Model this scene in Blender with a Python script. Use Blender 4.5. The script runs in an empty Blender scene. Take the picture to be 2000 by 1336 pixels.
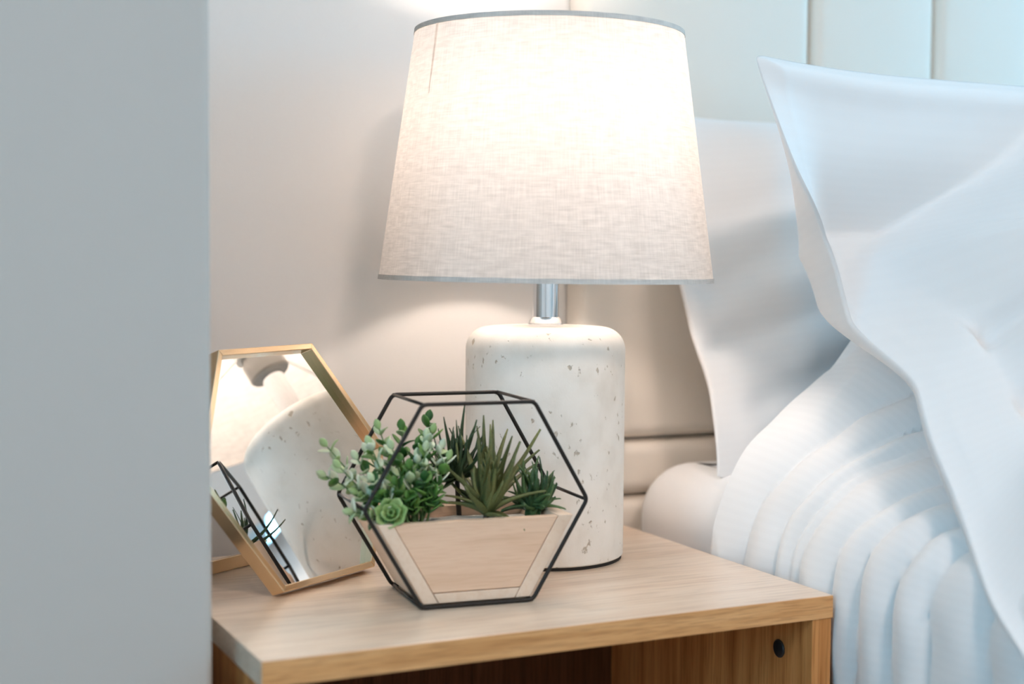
import bpy, bmesh, math, random
from math import sin, cos, pi, radians, sqrt, exp
from mathutils import Vector, Matrix, noise

random.seed(7)
C = bpy.context.scene.collection
ZT = 0.50                      # height of the bedside table top above the floor

# ------------------------------------------------------------------ camera
PITCH, ROLL, YAW = 0.0591, 0.0074, 0.4491
cam_d = bpy.data.cameras.new('camera'); cam = bpy.data.objects.new('camera', cam_d); C.objects.link(cam)
fw = Vector((sin(YAW) * cos(PITCH), cos(YAW) * cos(PITCH), -sin(PITCH)))
rt = Vector((cos(YAW), -sin(YAW), 0)); up = rt.cross(fw)
r2 = cos(ROLL) * rt + sin(ROLL) * up; u2 = -sin(ROLL) * rt + cos(ROLL) * up
M = Matrix.Identity(4)
for i in range(3):
    M[i][0] = r2[i]; M[i][1] = u2[i]; M[i][2] = -fw[i]
M[0][3], M[1][3], M[2][3] = -0.2664, -0.9311, ZT + 0.2699
cam.matrix_world = M
cam_d.sensor_fit = 'HORIZONTAL'; cam_d.sensor_width = 36.0; cam_d.lens = 36 * 2857.9 / 2000
cam_d.clip_start = 0.05
cam_d.dof.use_dof = True; cam_d.dof.focus_distance = 1.25; cam_d.dof.aperture_fstop = 3.2
bpy.context.scene.camera = cam

# ------------------------------------------------------------------ daylight and exposure
SKY = (0.30, 0.70, 1.0); SKY_STRENGTH = 8.6
FILL_STRENGTH = 80.0; FILL_COLOR = (1.0, 0.78, 0.66)  # warm fill lamp added out of view on the ceiling
LAMP_STRENGTH = 64.0; LAMP_COLOR = (1.0, 0.84, 0.73)
w = bpy.data.worlds.new('world'); bpy.context.scene.world = w; w.use_nodes = True
bg = w.node_tree.nodes['Background']; bg.inputs[0].default_value = (*SKY, 1); bg.inputs[1].default_value = SKY_STRENGTH
vs = bpy.context.scene.view_settings
vs.view_transform = 'Standard'; vs.look = 'None'; vs.exposure = 0.17; vs.gamma = 1.0; vs.use_curve_mapping = False
cy = bpy.context.scene.cycles
cy.max_bounces = 14; cy.diffuse_bounces = 8; cy.transmission_bounces = 8; cy.transparent_max_bounces = 12
cy.sample_clamp_indirect = 8.0; cy.caustics_reflective = True; cy.blur_glossy = 0.5

# room extents (metres); x runs along the headboard, y towards the headboard wall
WALL_B = 0.412; WALL_R = 3.0; WALL_L = -1.9; WALL_F = -3.2; CEIL = 2.4
WIN1 = (-1.60, -0.08, 0.85, 2.15)       # window in the right wall: y0, y1, z0, z1
FILL_WIN = (-1.70, -0.80, 0.80, 2.10)       # added unseen window in the left wall, side fill: y0, y1, z0, z1
def portal(name, loc, rot, sx, sy):
    d = bpy.data.lights.new(name, 'AREA'); d.shape = 'RECTANGLE'; d.size = sx; d.size_y = sy
    d.cycles.is_portal = True
    o = bpy.data.objects.new(name, d); C.objects.link(o); o.location = loc; o.rotation_euler = rot
portal('window_portal', (WALL_R + 0.11, (WIN1[0] + WIN1[1]) / 2, (WIN1[2] + WIN1[3]) / 2), (radians(90), 0, radians(90)),
       WIN1[1] - WIN1[0], WIN1[3] - WIN1[2])
portal('window_portal', (WALL_L - 0.11, (FILL_WIN[0] + FILL_WIN[1]) / 2, (FILL_WIN[2] + FILL_WIN[3]) / 2), (radians(90), 0, radians(-90)),
       FILL_WIN[1] - FILL_WIN[0], FILL_WIN[3] - FILL_WIN[2])

# ------------------------------------------------------------------ helpers
def sstep(a, b, x):
    t = min(1, max(0, (x - a) / (b - a))); return t * t * (3 - 2 * t)
def tag(o, label=None, cat=None, group=None, kind=None):
    if label: o['label'] = label
    if cat: o['category'] = cat
    if group: o['group'] = group
    if kind: o['kind'] = kind
    return o
ORG = {}
def thing(name, loc, label, cat, group=None):
    o = bpy.data.objects.new(name, None); o.empty_display_size = 0.03; C.objects.link(o); o.location = loc
    ORG[o] = Vector(loc)
    return tag(o, label, cat, group)
def mesh(name, verts, faces, mat, parent=None, smooth=False, label=None, sharp=0):
    org = Vector((0, 0, 0))
    if parent is not None:
        org = ORG[parent]
    me = bpy.data.meshes.new(name)
    me.from_pydata([tuple(Vector(v) - org) for v in verts], [], faces); me.update()
    bm = bmesh.new(); bm.from_mesh(me); bmesh.ops.recalc_face_normals(bm, faces=bm.faces); bm.to_mesh(me); bm.free()
    if smooth:
        me.polygons.foreach_set('use_smooth', [True] * len(me.polygons))
        if sharp: me.set_sharp_from_angle(angle=radians(sharp))
    me.materials.append(mat)
    o = bpy.data.objects.new(name, me); C.objects.link(o)
    if parent is not None:
        o.parent = parent; ORG[o] = org
    else:
        ORG[o] = Vector((0, 0, 0))
    if label: o['label'] = label
    return o
def bevelled(name, verts, faces, mat, parent=None, bev=0.001, seg=2, label=None):
    o = mesh(name, verts, faces, mat, parent, False, label)
    bm = bmesh.new(); bm.from_mesh(o.data)
    bmesh.ops.bevel(bm, geom=list(bm.edges), offset=bev, segments=seg, affect='EDGES', profile=0.5, clamp_overlap=True)
    bm.to_mesh(o.data); bm.free()
    return o
BF = [(0, 3, 2, 1), (4, 5, 6, 7), (0, 1, 5, 4), (1, 2, 6, 5), (2, 3, 7, 6), (3, 0, 4, 7)]
def boxv(x0, x1, y0, y1, z0, z1):
    return [(x0, y0, z0), (x1, y0, z0), (x1, y1, z0), (x0, y1, z0), (x0, y0, z1), (x1, y0, z1), (x1, y1, z1), (x0, y1, z1)]
def box(name, x0, x1, y0, y1, z0, z1, mat, parent=None, bev=0.0, label=None):
    if bev: return bevelled(name, boxv(x0, x1, y0, y1, z0, z1), BF, mat, parent, bev, 2, label)
    return mesh(name, boxv(x0, x1, y0, y1, z0, z1), BF, mat, parent, False, label)
def multibox(name, boxes, mat, parent=None):
    v, f = [], []
    for b in boxes:
        n = len(v); v += boxv(*b); f += [tuple(i + n for i in q) for q in BF]
    return mesh(name, v, f, mat, parent)
def lathe(name, prof, c, mat, parent=None, n=96, tilt=None, label=None, close=False):
    """prof: list of (radius, z); c: centre (x, y, z0)"""
    v, f = [], []
    for (r, z) in prof:
        for k in range(n):
            a = 2 * pi * k / n
            v.append(Vector((r * cos(a), r * sin(a), z)))
    m = len(prof)
    for i in range(m - 1):
        for k in range(n):
            k2 = (k + 1) % n
            f.append((i * n + k, i * n + k2, (i + 1) * n + k2, (i + 1) * n + k))
    if close:
        for k in range(n):
            k2 = (k + 1) % n
            f.append(((m - 1) * n + k, (m - 1) * n + k2, k2, k))
    else:
        if prof[0][0] > 0 and not close and prof[0][0] < 0.0012: f.append(tuple(range(n)))
        if prof[-1][0] < 0.0012: f.append(tuple((m - 1) * n + k for k in range(n)))
    if tilt: v = [tilt @ p for p in v]
    v = [p + Vector(c) for p in v]
    return mesh(name, v, f, mat, parent, True, label, 35)
def tube_vf(pts, rad, n=8, closed=False, radii=None):
    v, f = [], []
    m = len(pts); pts = [Vector(p) for p in pts]
    prev = None
    for i, p in enumerate(pts):
        if closed: t = (pts[(i + 1) % m] - pts[i - 1])
        else: t = pts[min(i + 1, m - 1)] - pts[max(i - 1, 0)]
        t.normalize()
        if prev is None:
            a = Vector((0, 0, 1)) if abs(t.z) < 0.9 else Vector((1, 0, 0))
            nrm = t.cross(a).normalized()
        else:
            nrm = (prev - t * prev.dot(t)).normalized()
        prev = nrm; b = t.cross(nrm)
        r = radii[i] if radii else rad
        for k in range(n):
            a = 2 * pi * k / n
            v.append(p + nrm * (r * cos(a)) + b * (r * sin(a)))
    for i in range(m - 1 + (1 if closed else 0)):
        j = (i + 1) % m
        for k in range(n):
            k2 = (k + 1) % n
            f.append((i * n + k, i * n + k2, j * n + k2, j * n + k))
    if not closed:
        f.append(tuple(range(n))[::-1]); f.append(tuple((m - 1) * n + k for k in range(n)))
    return v, f
def tube(name, pts, rad, mat, parent=None, n=8, closed=False, radii=None):
    v, f = tube_vf(pts, rad, n, closed, radii)
    return mesh(name, v, f, mat, parent, True)
def grid(name, fn, nu, nv, mat, parent=None):
    v = [fn(i / nu, j / nv) for j in range(nv + 1) for i in range(nu + 1)]
    f = [(j * (nu + 1) + i, j * (nu + 1) + i + 1, (j + 1) * (nu + 1) + i + 1, (j + 1) * (nu + 1) + i) for j in range(nv) for i in range(nu)]
    return mesh(name, v, f, mat, parent, True)
def catmull(P, t):
    n = len(P) - 1; x = min(max(t, 0), 1) * n; i = min(int(x), n - 1); s = x - i
    p0, p1, p2, p3 = P[max(i - 1, 0)], P[i], P[i + 1], P[min(i + 2, n)]
    return tuple(0.5 * (2 * b + (c - a) * s + (2 * a - 5 * b + 4 * c - d) * s * s + (3 * b - a - 3 * c + d) * s ** 3)
                 for a, b, c, d in zip(p0, p1, p2, p3))
def fbm(x, y, z, o=3):
    s, a, t = 0, 1, 0
    for _ in range(o):
        s += a * noise.noise((x, y, z)); t += a; a *= 0.5; x *= 2.1; y *= 2.1; z *= 2.1
    return s / t

# ------------------------------------------------------------------ materials
def mat_new(name):
    m = bpy.data.materials.new(name); m.use_nodes = True
    return m, m.node_tree.nodes, m.node_tree.links, m.node_tree.nodes['Principled BSDF']
def plain(name, col, rough=0.5, metal=0.0, bump=0.0, bscale=200, spec=0.5, var=0.0, vscale=8):
    m, N, L, b = mat_new(name)
    b.inputs['Base Color'].default_value = (*col, 1); b.inputs['Roughness'].default_value = rough
    b.inputs['Metallic'].default_value = metal; b.inputs['Specular IOR Level'].default_value = spec
    tc = N.new('ShaderNodeTexCoord')
    if bump:
        n = N.new('ShaderNodeTexNoise'); n.inputs['Scale'].default_value = bscale; n.inputs['Detail'].default_value = 4
        L.new(tc.outputs['Object'], n.inputs['Vector'])
        bp = N.new('ShaderNodeBump'); bp.inputs['Strength'].default_value = bump; bp.inputs['Distance'].default_value = 0.001
        L.new(n.outputs['Fac'], bp.inputs['Height']); L.new(bp.outputs['Normal'], b.inputs['Normal'])
    if var:
        n = N.new('ShaderNodeTexNoise'); n.inputs['Scale'].default_value = vscale; n.inputs['Detail'].default_value = 5
        L.new(tc.outputs['Object'], n.inputs['Vector'])
        r = N.new('ShaderNodeValToRGB')
        r.color_ramp.elements[0].position = 0.3; r.color_ramp.elements[1].position = 0.7
        r.color_ramp.elements[0].color = (*[c * (1 - var) for c in col], 1); r.color_ramp.elements[1].color = (*[min(1, c * (1 + var)) for c in col], 1)
        L.new(n.outputs['Fac'], r.inputs['Fac']); L.new(r.outputs['Color'], b.inputs['Base Color'])
    return m
def wood(name, stretch, light, mid, dark, scale=1.0, rough=0.42, coat=0.0, spec=0.5, grain=0.78):
    """stretch: per-axis frequency, small along the grain"""
    m, N, L, b = mat_new(name)
    tc = N.new('ShaderNodeTexCoord'); mp = N.new('ShaderNodeMapping'); mp.inputs['Scale'].default_value = [s * scale for s in stretch]
    L.new(tc.outputs['Object'], mp.inputs['Vector'])
    n1 = N.new('ShaderNodeTexNoise'); n1.inputs['Scale'].default_value = 1.0; n1.inputs['Detail'].default_value = 6; n1.inputs['Distortion'].default_value = 0.6
    L.new(mp.outputs['Vector'], n1.inputs['Vector'])
    r = N.new('ShaderNodeValToRGB'); e = r.color_ramp.elements
    e[0].position = 0.30; e[0].color = (*dark, 1); e[1].position = 0.72; e[1].color = (*light, 1)
    x = e.new(0.5); x.color = (*mid, 1)
    L.new(n1.outputs['Fac'], r.inputs['Fac'])
    mp2 = N.new('ShaderNodeMapping'); mp2.inputs['Scale'].default_value = [s * scale * 7 for s in stretch]
    L.new(tc.outputs['Object'], mp2.inputs['Vector'])
    n2 = N.new('ShaderNodeTexNoise'); n2.inputs['Scale'].default_value = 1.0; n2.inputs['Detail'].default_value = 3
    L.new(mp2.outputs['Vector'], n2.inputs['Vector'])
    r2_ = N.new('ShaderNodeValToRGB'); r2_.color_ramp.elements[0].position = 0.36; r2_.color_ramp.elements[0].color = (grain + 0.02, grain - 0.01, grain - 0.04, 1)
    r2_.color_ramp.elements[1].position = 0.52; r2_.color_ramp.elements[1].color = (1, 1, 1, 1)
    L.new(n2.outputs['Fac'], r2_.inputs['Fac'])
    mx = N.new('ShaderNodeMix'); mx.data_type = 'RGBA'; mx.blend_type = 'MULTIPLY'; mx.inputs[0].default_value = 1.0
    L.new(r.outputs['Color'], mx.inputs[6]); L.new(r2_.outputs['Color'], mx.inputs[7])
    L.new(mx.outputs[2], b.inputs['Base Color'])
    bp = N.new('ShaderNodeBump'); bp.inputs['Strength'].default_value = 0.12; bp.inputs['Distance'].default_value = 0.0006
    L.new(n2.outputs['Fac'], bp.inputs['Height']); L.new(bp.outputs['Normal'], b.inputs['Normal'])
    b.inputs['Roughness'].default_value = rough
    b.inputs['Coat Weight'].default_value = coat; b.inputs['Coat Roughness'].default_value = 0.3; b.inputs['Specular IOR Level'].default_value = spec
    return m
OL, OM, OD = (0.80, 0.655, 0.52), (0.765, 0.61, 0.47), (0.69, 0.52, 0.385)  # reflected sheen of the table top put into the colour as paler oak
oak_x = wood('oak_laminate_lengthwise', (3, 45, 45), OL, OM, OD, coat=1.0)
oak_edge = wood('oak_edge_banding', (6, 90, 110), (0.74, 0.42, 0.19), (0.67, 0.355, 0.145), (0.53, 0.255, 0.09), spec=0.25)
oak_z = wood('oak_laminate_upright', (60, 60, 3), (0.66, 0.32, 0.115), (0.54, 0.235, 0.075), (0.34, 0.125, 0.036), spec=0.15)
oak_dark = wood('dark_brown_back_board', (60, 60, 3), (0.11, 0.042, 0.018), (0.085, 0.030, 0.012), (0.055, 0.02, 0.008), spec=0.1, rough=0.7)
ply = wood('pale_planter_wood', (5, 50, 120), (0.78, 0.555, 0.395), (0.75, 0.52, 0.365), (0.69, 0.465, 0.315), rough=0.6, grain=0.93)
ply2 = wood('pale_planter_edge', (40, 8, 40), (0.80, 0.63, 0.49), (0.77, 0.595, 0.455), (0.73, 0.55, 0.41), rough=0.6, grain=0.95)

def paint(name, col):
    m, N, L, b = mat_new(name)
    tc = N.new('ShaderNodeTexCoord')
    n = N.new('ShaderNodeTexNoise'); n.inputs['Scale'].default_value = 35; n.inputs['Detail'].default_value = 6; n.inputs['Roughness'].default_value = 0.6
    L.new(tc.outputs['Object'], n.inputs['Vector'])
    bp = N.new('ShaderNodeBump'); bp.inputs['Strength'].default_value = 0.10; bp.inputs['Distance'].default_value = 0.004
    L.new(n.outputs['Fac'], bp.inputs['Height']); L.new(bp.outputs['Normal'], b.inputs['Normal'])
    b.inputs['Base Color'].default_value = (*col, 1); b.inputs['Roughness'].default_value = 0.75; b.inputs['Specular IOR Level'].default_value = 0.25
    return m
wall_m = paint('white_wall_paint', (0.78, 0.765, 0.745))
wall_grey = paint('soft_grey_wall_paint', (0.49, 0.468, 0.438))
ceil_m = paint('white_ceiling_paint', (0.80, 0.80, 0.79))
floor_m = plain('grey_carpet', (0.33, 0.31, 0.29), 0.95, bump=0.6, bscale=900, var=0.1, vscale=300)
leather = plain('cream_leatherette', (0.78, 0.73, 0.66), 0.42, bump=0.12, bscale=500, spec=0.45)
chrome = plain('polished_chrome', (0.90, 0.92, 0.94), 0.06, 1.0)
gold = plain('brushed_gold', (0.88, 0.68, 0.45), 0.27, 1.0, bump=0.05, bscale=300)
black_wire = plain('black_painted_wire', (0.018, 0.013, 0.010), 0.45, 0.3)
felt = plain('black_felt', (0.02, 0.017, 0.015), 0.95)
black_plastic = plain('black_plastic', (0.012, 0.012, 0.013), 0.4)
socket_m = plain('grey_lamp_holder', (0.30, 0.29, 0.27), 0.35, 0.2)
white_plastic = plain('white_plastic', (0.85, 0.85, 0.83), 0.35)
mirror_m = plain('mirror_glass', (0.93, 0.95, 0.95), 0.0, 1.0)
frame_white = plain('white_window_frame', (0.80, 0.80, 0.79), 0.4)
soil_m = plain('pale_floral_foam', (0.60, 0.57, 0.52), 0.95, bump=1.0, bscale=260, var=0.25, vscale=90)
back_m = plain('grey_card_backing', (0.25, 0.23, 0.21), 0.8)
drk = plain('dark_gap', (0.03, 0.02, 0.015), 0.9)

def pane_mat():
    m, N, L, b = mat_new('clear_window_pane'); N.remove(b)
    t = N.new('ShaderNodeBsdfTransparent'); g = N.new('ShaderNodeBsdfGlossy'); g.inputs['Roughness'].default_value = 0.0
    mx = N.new('ShaderNodeMixShader'); mx.inputs[0].default_value = 0.06
    L.new(t.outputs[0], mx.inputs[1]); L.new(g.outputs[0], mx.inputs[2]); L.new(mx.outputs[0], N['Material Output'].inputs[0])
    return m
pane = pane_mat()

def stone():
    m, N, L, b = mat_new('cream_travertine')
    tc = N.new('ShaderNodeTexCoord')
    mp = N.new('ShaderNodeMapping'); mp.inputs['Scale'].default_value = (1, 1, 0.75); L.new(tc.outputs['Object'], mp.inputs['Vector'])
    def nz(scale, det, rough=0.5):
        n = N.new('ShaderNodeTexNoise'); n.inputs['Scale'].default_value = scale; n.inputs['Detail'].default_value = det
        n.inputs['Roughness'].default_value = rough; L.new(mp.outputs['Vector'], n.inputs['Vector']); return n
    def ramp(src, stops):
        r = N.new('ShaderNodeValToRGB'); e = r.color_ramp.elements
        e[0].position, e[0].color = stops[0][0], (*stops[0][1], 1); e[1].position, e[1].color = stops[-1][0], (*stops[-1][1], 1)
        for p, c in stops[1:-1]:
            x = e.new(p); x.color = (*c, 1)
        L.new(src, r.inputs['Fac']); return r
    base = ramp(nz(30, 6).outputs['Fac'], [(0.3, (0.74, 0.695, 0.625)), (0.5, (0.83, 0.795, 0.735)), (0.7, (0.87, 0.84, 0.785))])
    # sparse pits
    pits = ramp(nz(150, 3).outputs['Fac'], [(0.27, (0, 0, 0)), (0.34, (1, 1, 1))])
    big = ramp(nz(70, 4, 0.65).outputs['Fac'], [(0.22, (0, 0, 0)), (0.27, (1, 1, 1))])
    pm = N.new('ShaderNodeMath'); pm.operation = 'MINIMUM'; L.new(pits.outputs[0], pm.inputs[0]); L.new(big.outputs[0], pm.inputs[1])
    mx = N.new('ShaderNodeMix'); mx.data_type = 'RGBA'; L.new(pm.outputs[0], mx.inputs[0])
    mx.inputs[6].default_value = (0.50, 0.44, 0.36, 1); L.new(base.outputs[0], mx.inputs[7]); L.new(mx.outputs[2], b.inputs['Base Color'])
    fine = nz(600, 2)
    ad = N.new('ShaderNodeMath'); ad.operation = 'MULTIPLY_ADD'; ad.inputs[1].default_value = 0.12
    L.new(fine.outputs['Fac'], ad.inputs[0]); L.new(pm.outputs[0], ad.inputs[2])
    bp = N.new('ShaderNodeBump'); bp.inputs['Strength'].default_value = 0.55; bp.inputs['Distance'].default_value = 0.0012
    L.new(ad.outputs[0], bp.inputs['Height']); L.new(bp.outputs['Normal'], b.inputs['Normal'])
    b.inputs['Roughness'].default_value = 0.75; b.inputs['Specular IOR Level'].default_value = 0.3
    return m
stone_m = stone()

def linen(name, diff, trans, fac):
    m, N, L, b = mat_new(name); N.remove(b)
    tc = N.new('ShaderNodeTexCoord'); sx = N.new('ShaderNodeSeparateXYZ'); L.new(tc.outputs['Object'], sx.inputs[0])
    at = N.new('ShaderNodeMath'); at.operation = 'ARCTAN2'; L.new(sx.outputs[1], at.inputs[0]); L.new(sx.outputs[0], at.inputs[1])
    def thread(kx, kz, det=3):
        c = N.new('ShaderNodeCombineXYZ')
        a = N.new('ShaderNodeMath'); a.operation = 'MULTIPLY'; a.inputs[1].default_value = kx; L.new(at.outputs[0], a.inputs[0])
        z = N.new('ShaderNodeMath'); z.operation = 'MULTIPLY'; z.inputs[1].default_value = kz; L.new(sx.outputs[2], z.inputs[0])
        L.new(a.outputs[0], c.inputs[0]); L.new(z.outputs[0], c.inputs[1])
        n = N.new('ShaderNodeTexNoise'); n.inputs['Scale'].default_value = 1; n.inputs['Detail'].default_value = det; L.new(c.outputs[0], n.inputs['Vector'])
        return n
    h = thread(7, 900); v = thread(140, 45); sl = thread(9, 260, 2)
    s1 = N.new('ShaderNodeMath'); s1.operation = 'ADD'; L.new(h.outputs['Fac'], s1.inputs[0]); L.new(v.outputs['Fac'], s1.inputs[1])
    s2 = N.new('ShaderNodeMath'); s2.operation = 'ADD'; L.new(s1.outputs[0], s2.inputs[0]); L.new(sl.outputs['Fac'], s2.inputs[1])
    mr = N.new('ShaderNodeMapRange'); mr.inputs[1].default_value = 1.1; mr.inputs[2].default_value = 1.9; mr.inputs[3].default_value = 0.80; mr.inputs[4].default_value = 1.08
    L.new(s2.outputs[0], mr.inputs[0])
    def tint(col):
        mx = N.new('ShaderNodeVectorMath'); mx.operation = 'SCALE'; mx.inputs[0].default_value = col; L.new(mr.outputs[0], mx.inputs['Scale']); return mx
    d = N.new('ShaderNodeBsdfDiffuse'); t = N.new('ShaderNodeBsdfTranslucent')
    L.new(tint(diff).outputs[0], d.inputs[0]); L.new(tint(trans).outputs[0], t.inputs[0])
    ms = N.new('ShaderNodeMixShader'); ms.inputs[0].default_value = fac
    L.new(d.outputs[0], ms.inputs[1]); L.new(t.outputs[0], ms.inputs[2]); L.new(ms.outputs[0], N['Material Output'].inputs[0])
    return m
shade_m = linen('white_linen_shade', (0.64, 0.60, 0.565), (0.80, 0.735, 0.68), 0.225)
trim_m = linen('white_linen_trim', (0.66, 0.62, 0.58), (0.5, 0.45, 0.4), 0.06)

seam_m = linen('linen_seam', (0.80, 0.755, 0.725), (0.85, 0.8, 0.76), 0.8)

def cotton(name, freq, axis, amt=0.06):
    """white cotton with woven satin stripes; axis: which UV coordinate the stripes step along"""
    m, N, L, b = mat_new(name)
    uv = N.new('ShaderNodeUVMap'); s = N.new('ShaderNodeSeparateXYZ'); L.new(uv.outputs[0], s.inputs[0])
    k = N.new('ShaderNodeMath'); k.operation = 'MULTIPLY'; k.inputs[1].default_value = freq * 2 * pi; L.new(s.outputs[axis], k.inputs[0])
    sn = N.new('ShaderNodeMath'); sn.operation = 'SINE'; L.new(k.outputs[0], sn.inputs[0])
    mr = N.new('ShaderNodeMapRange'); mr.inputs[1].default_value = -0.35; mr.inputs[2].default_value = 0.35; L.new(sn.outputs[0], mr.inputs[0])
    mx = N.new('ShaderNodeMix'); mx.data_type = 'RGBA'; L.new(mr.outputs[0], mx.inputs[0])
    mx.inputs[6].default_value = (0.81 - amt, 0.81 - amt, 0.81 - amt, 1); mx.inputs[7].default_value = (0.81, 0.81, 0.81, 1)
    L.new(mx.outputs[2], b.inputs['Base Color'])
    r = N.new('ShaderNodeMapRange'); r.inputs[3].default_value = 0.72; r.inputs[4].default_value = 0.68; L.new(mr.outputs[0], r.inputs[0])
    L.new(r.outputs[0], b.inputs['Roughness']); b.inputs['Specular IOR Level'].default_value = 0.3
    b.inputs['Sheen Weight'].default_value = 0.15
    return m
cot_pillow = cotton('white_stripe_cotton_pillow', 110, 1, 0.005)
cot_duvet = cotton('white_stripe_cotton_duvet', 125, 1, 0.010)
cot_sheet = cotton('white_plain_cotton', 60, 0, 0.0)

def leafmat(name, edge, mid, rough=0.45, scale=60, trans=0.25):
    m, N, L, b = mat_new(name)
    tc = N.new('ShaderNodeTexCoord'); n = N.new('ShaderNodeTexNoise'); n.inputs['Scale'].default_value = scale; n.inputs['Detail'].default_value = 3
    L.new(tc.outputs['Object'], n.inputs['Vector'])
    inf = N.new('ShaderNodeObjectInfo')
    a = N.new('ShaderNodeMath'); a.operation = 'MULTIPLY_ADD'; a.inputs[1].default_value = 0.55; L.new(inf.outputs['Random'], a.inputs[0])
    k = N.new('ShaderNodeMath'); k.operation = 'MULTIPLY_ADD'; k.inputs[1].default_value = 0.9; k.inputs[2].default_value = -0.22; L.new(n.outputs['Fac'], k.inputs[0])
    L.new(k.outputs[0], a.inputs[2])
    r = N.new('ShaderNodeValToRGB'); r.color_ramp.elements[0].position = 0.2; r.color_ramp.elements[0].color = (*mid, 1)
    r.color_ramp.elements[1].position = 0.85; r.color_ramp.elements[1].color = (*edge, 1)
    L.new(a.outputs[0], r.inputs['Fac']); L.new(r.outputs[0], b.inputs['Base Color'])
    b.inputs['Roughness'].default_value = rough; b.inputs['Specular IOR Level'].default_value = 0.35
    return m
leaf_pale = leafmat('pale_mint_leaf', (0.82, 0.86, 0.72), (0.30, 0.44, 0.18))
leaf_green = leafmat('fresh_green_leaf', (0.16, 0.32, 0.065), (0.018, 0.085, 0.016))
leaf_rosette = leafmat('lime_succulent_leaf', (0.36, 0.50, 0.20), (0.20, 0.36, 0.10))
leaf_olive = leafmat('olive_spike_leaf', (0.19, 0.20, 0.07), (0.075, 0.09, 0.028))
leaf_dark = leafmat('dark_spike_leaf', (0.07, 0.11, 0.05), (0.025, 0.05, 0.02))
leaf_agave = leafmat('deep_green_agave_leaf', (0.10, 0.17, 0.06), (0.02, 0.055, 0.02))
stem_green = plain('green_stem', (0.10, 0.19, 0.06), 0.5)
stem_dark = plain('dark_brown_stem', (0.035, 0.025, 0.015), 0.6)

# ------------------------------------------------------------------ the room
def S(o): return tag(o, kind='structure')
S(box('floor', WALL_L - 0.1, WALL_R + 0.1, WALL_F - 0.1, WALL_B + 0.1, -0.1, 0, floor_m))
S(box('ceiling', WALL_L - 0.1, WALL_R + 0.1, WALL_F - 0.1, WALL_B + 0.1, CEIL, CEIL + 0.1, ceil_m))
S(box('wall_back', WALL_L - 0.1, WALL_R + 0.1, WALL_B, WALL_B + 0.1, 0, CEIL, wall_m))
S(box('wall_front', WALL_L - 0.1, WALL_R + 0.1, WALL_F - 0.1, WALL_F, 0, CEIL, wall_m))
# projecting wall beside the bedside table, rounded plaster corner
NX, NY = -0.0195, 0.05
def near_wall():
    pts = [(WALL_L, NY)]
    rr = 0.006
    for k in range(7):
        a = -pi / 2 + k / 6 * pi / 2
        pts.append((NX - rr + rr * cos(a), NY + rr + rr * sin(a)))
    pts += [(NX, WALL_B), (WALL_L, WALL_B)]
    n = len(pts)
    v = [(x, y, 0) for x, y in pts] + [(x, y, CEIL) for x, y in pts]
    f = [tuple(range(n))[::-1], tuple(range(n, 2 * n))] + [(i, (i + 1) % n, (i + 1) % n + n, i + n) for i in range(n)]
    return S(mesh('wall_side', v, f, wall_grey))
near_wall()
a, b_, c, d = WIN1
S(multibox('wall_right', [(WALL_R, WALL_R + 0.1, WALL_F, a, 0, CEIL), (WALL_R, WALL_R + 0.1, b_, WALL_B, 0, CEIL),
                          (WALL_R, WALL_R + 0.1, a, b_, 0, c), (WALL_R, WALL_R + 0.1, a, b_, d, CEIL)], wall_m))
a, b_, c, d = FILL_WIN
S(multibox('wall_left', [(WALL_L - 0.1, WALL_L, WALL_F, a, 0, CEIL), (WALL_L - 0.1, WALL_L, b_, WALL_B, 0, CEIL),
                         (WALL_L - 0.1, WALL_L, a, b_, 0, c), (WALL_L - 0.1, WALL_L, a, b_, d, CEIL)], wall_m))
def window(name, along_y, p0, p1, z0, z1, plane):
    root = bpy.data.objects.new(name, None); C.objects.link(root)
    mid = (p0 + p1) / 2
    base = (plane, mid, z0) if along_y else (mid, plane, z0)
    root.location = base; ORG[root] = Vector(base); S(root)
    def bx(nm, q0, q1, t0, t1, za, zb, mt, bev=0.003):
        if along_y: box(nm, plane + t0, plane + t1, q0, q1, za, zb, mt, root, bev)
        else: box(nm, q0, q1, plane + t0, plane + t1, za, zb, mt, root, bev)
    w_ = 0.055
    bx('frame_jamb', p0, p0 + w_, -0.03, 0.03, z0, z1, frame_white); bx('frame_jamb', p1 - w_, p1, -0.03, 0.03, z0, z1, frame_white)
    bx('frame_rail', p0 + w_, p1 - w_, -0.03, 0.03, z0, z0 + w_, frame_white); bx('frame_rail', p0 + w_, p1 - w_, -0.03, 0.03, z1 - w_, z1, frame_white)
    bx('mullion', mid - 0.03, mid + 0.03, -0.025, 0.025, z0 + w_, z1 - w_, frame_white)
    bx('pane', p0 + w_, mid - 0.03, -0.002, 0.002, z0 + w_, z1 - w_, pane, 0); bx('pane', mid + 0.03, p1 - w_, -0.002, 0.002, z0 + w_, z1 - w_, pane, 0)
window('window_1', True, WIN1[0], WIN1[1], WIN1[2], WIN1[3], WALL_R + 0.05)
window('added_fill_window', True, FILL_WIN[0], FILL_WIN[1], FILL_WIN[2], FILL_WIN[3], WALL_L - 0.05)  # added out of view to bring light in from the left
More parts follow.
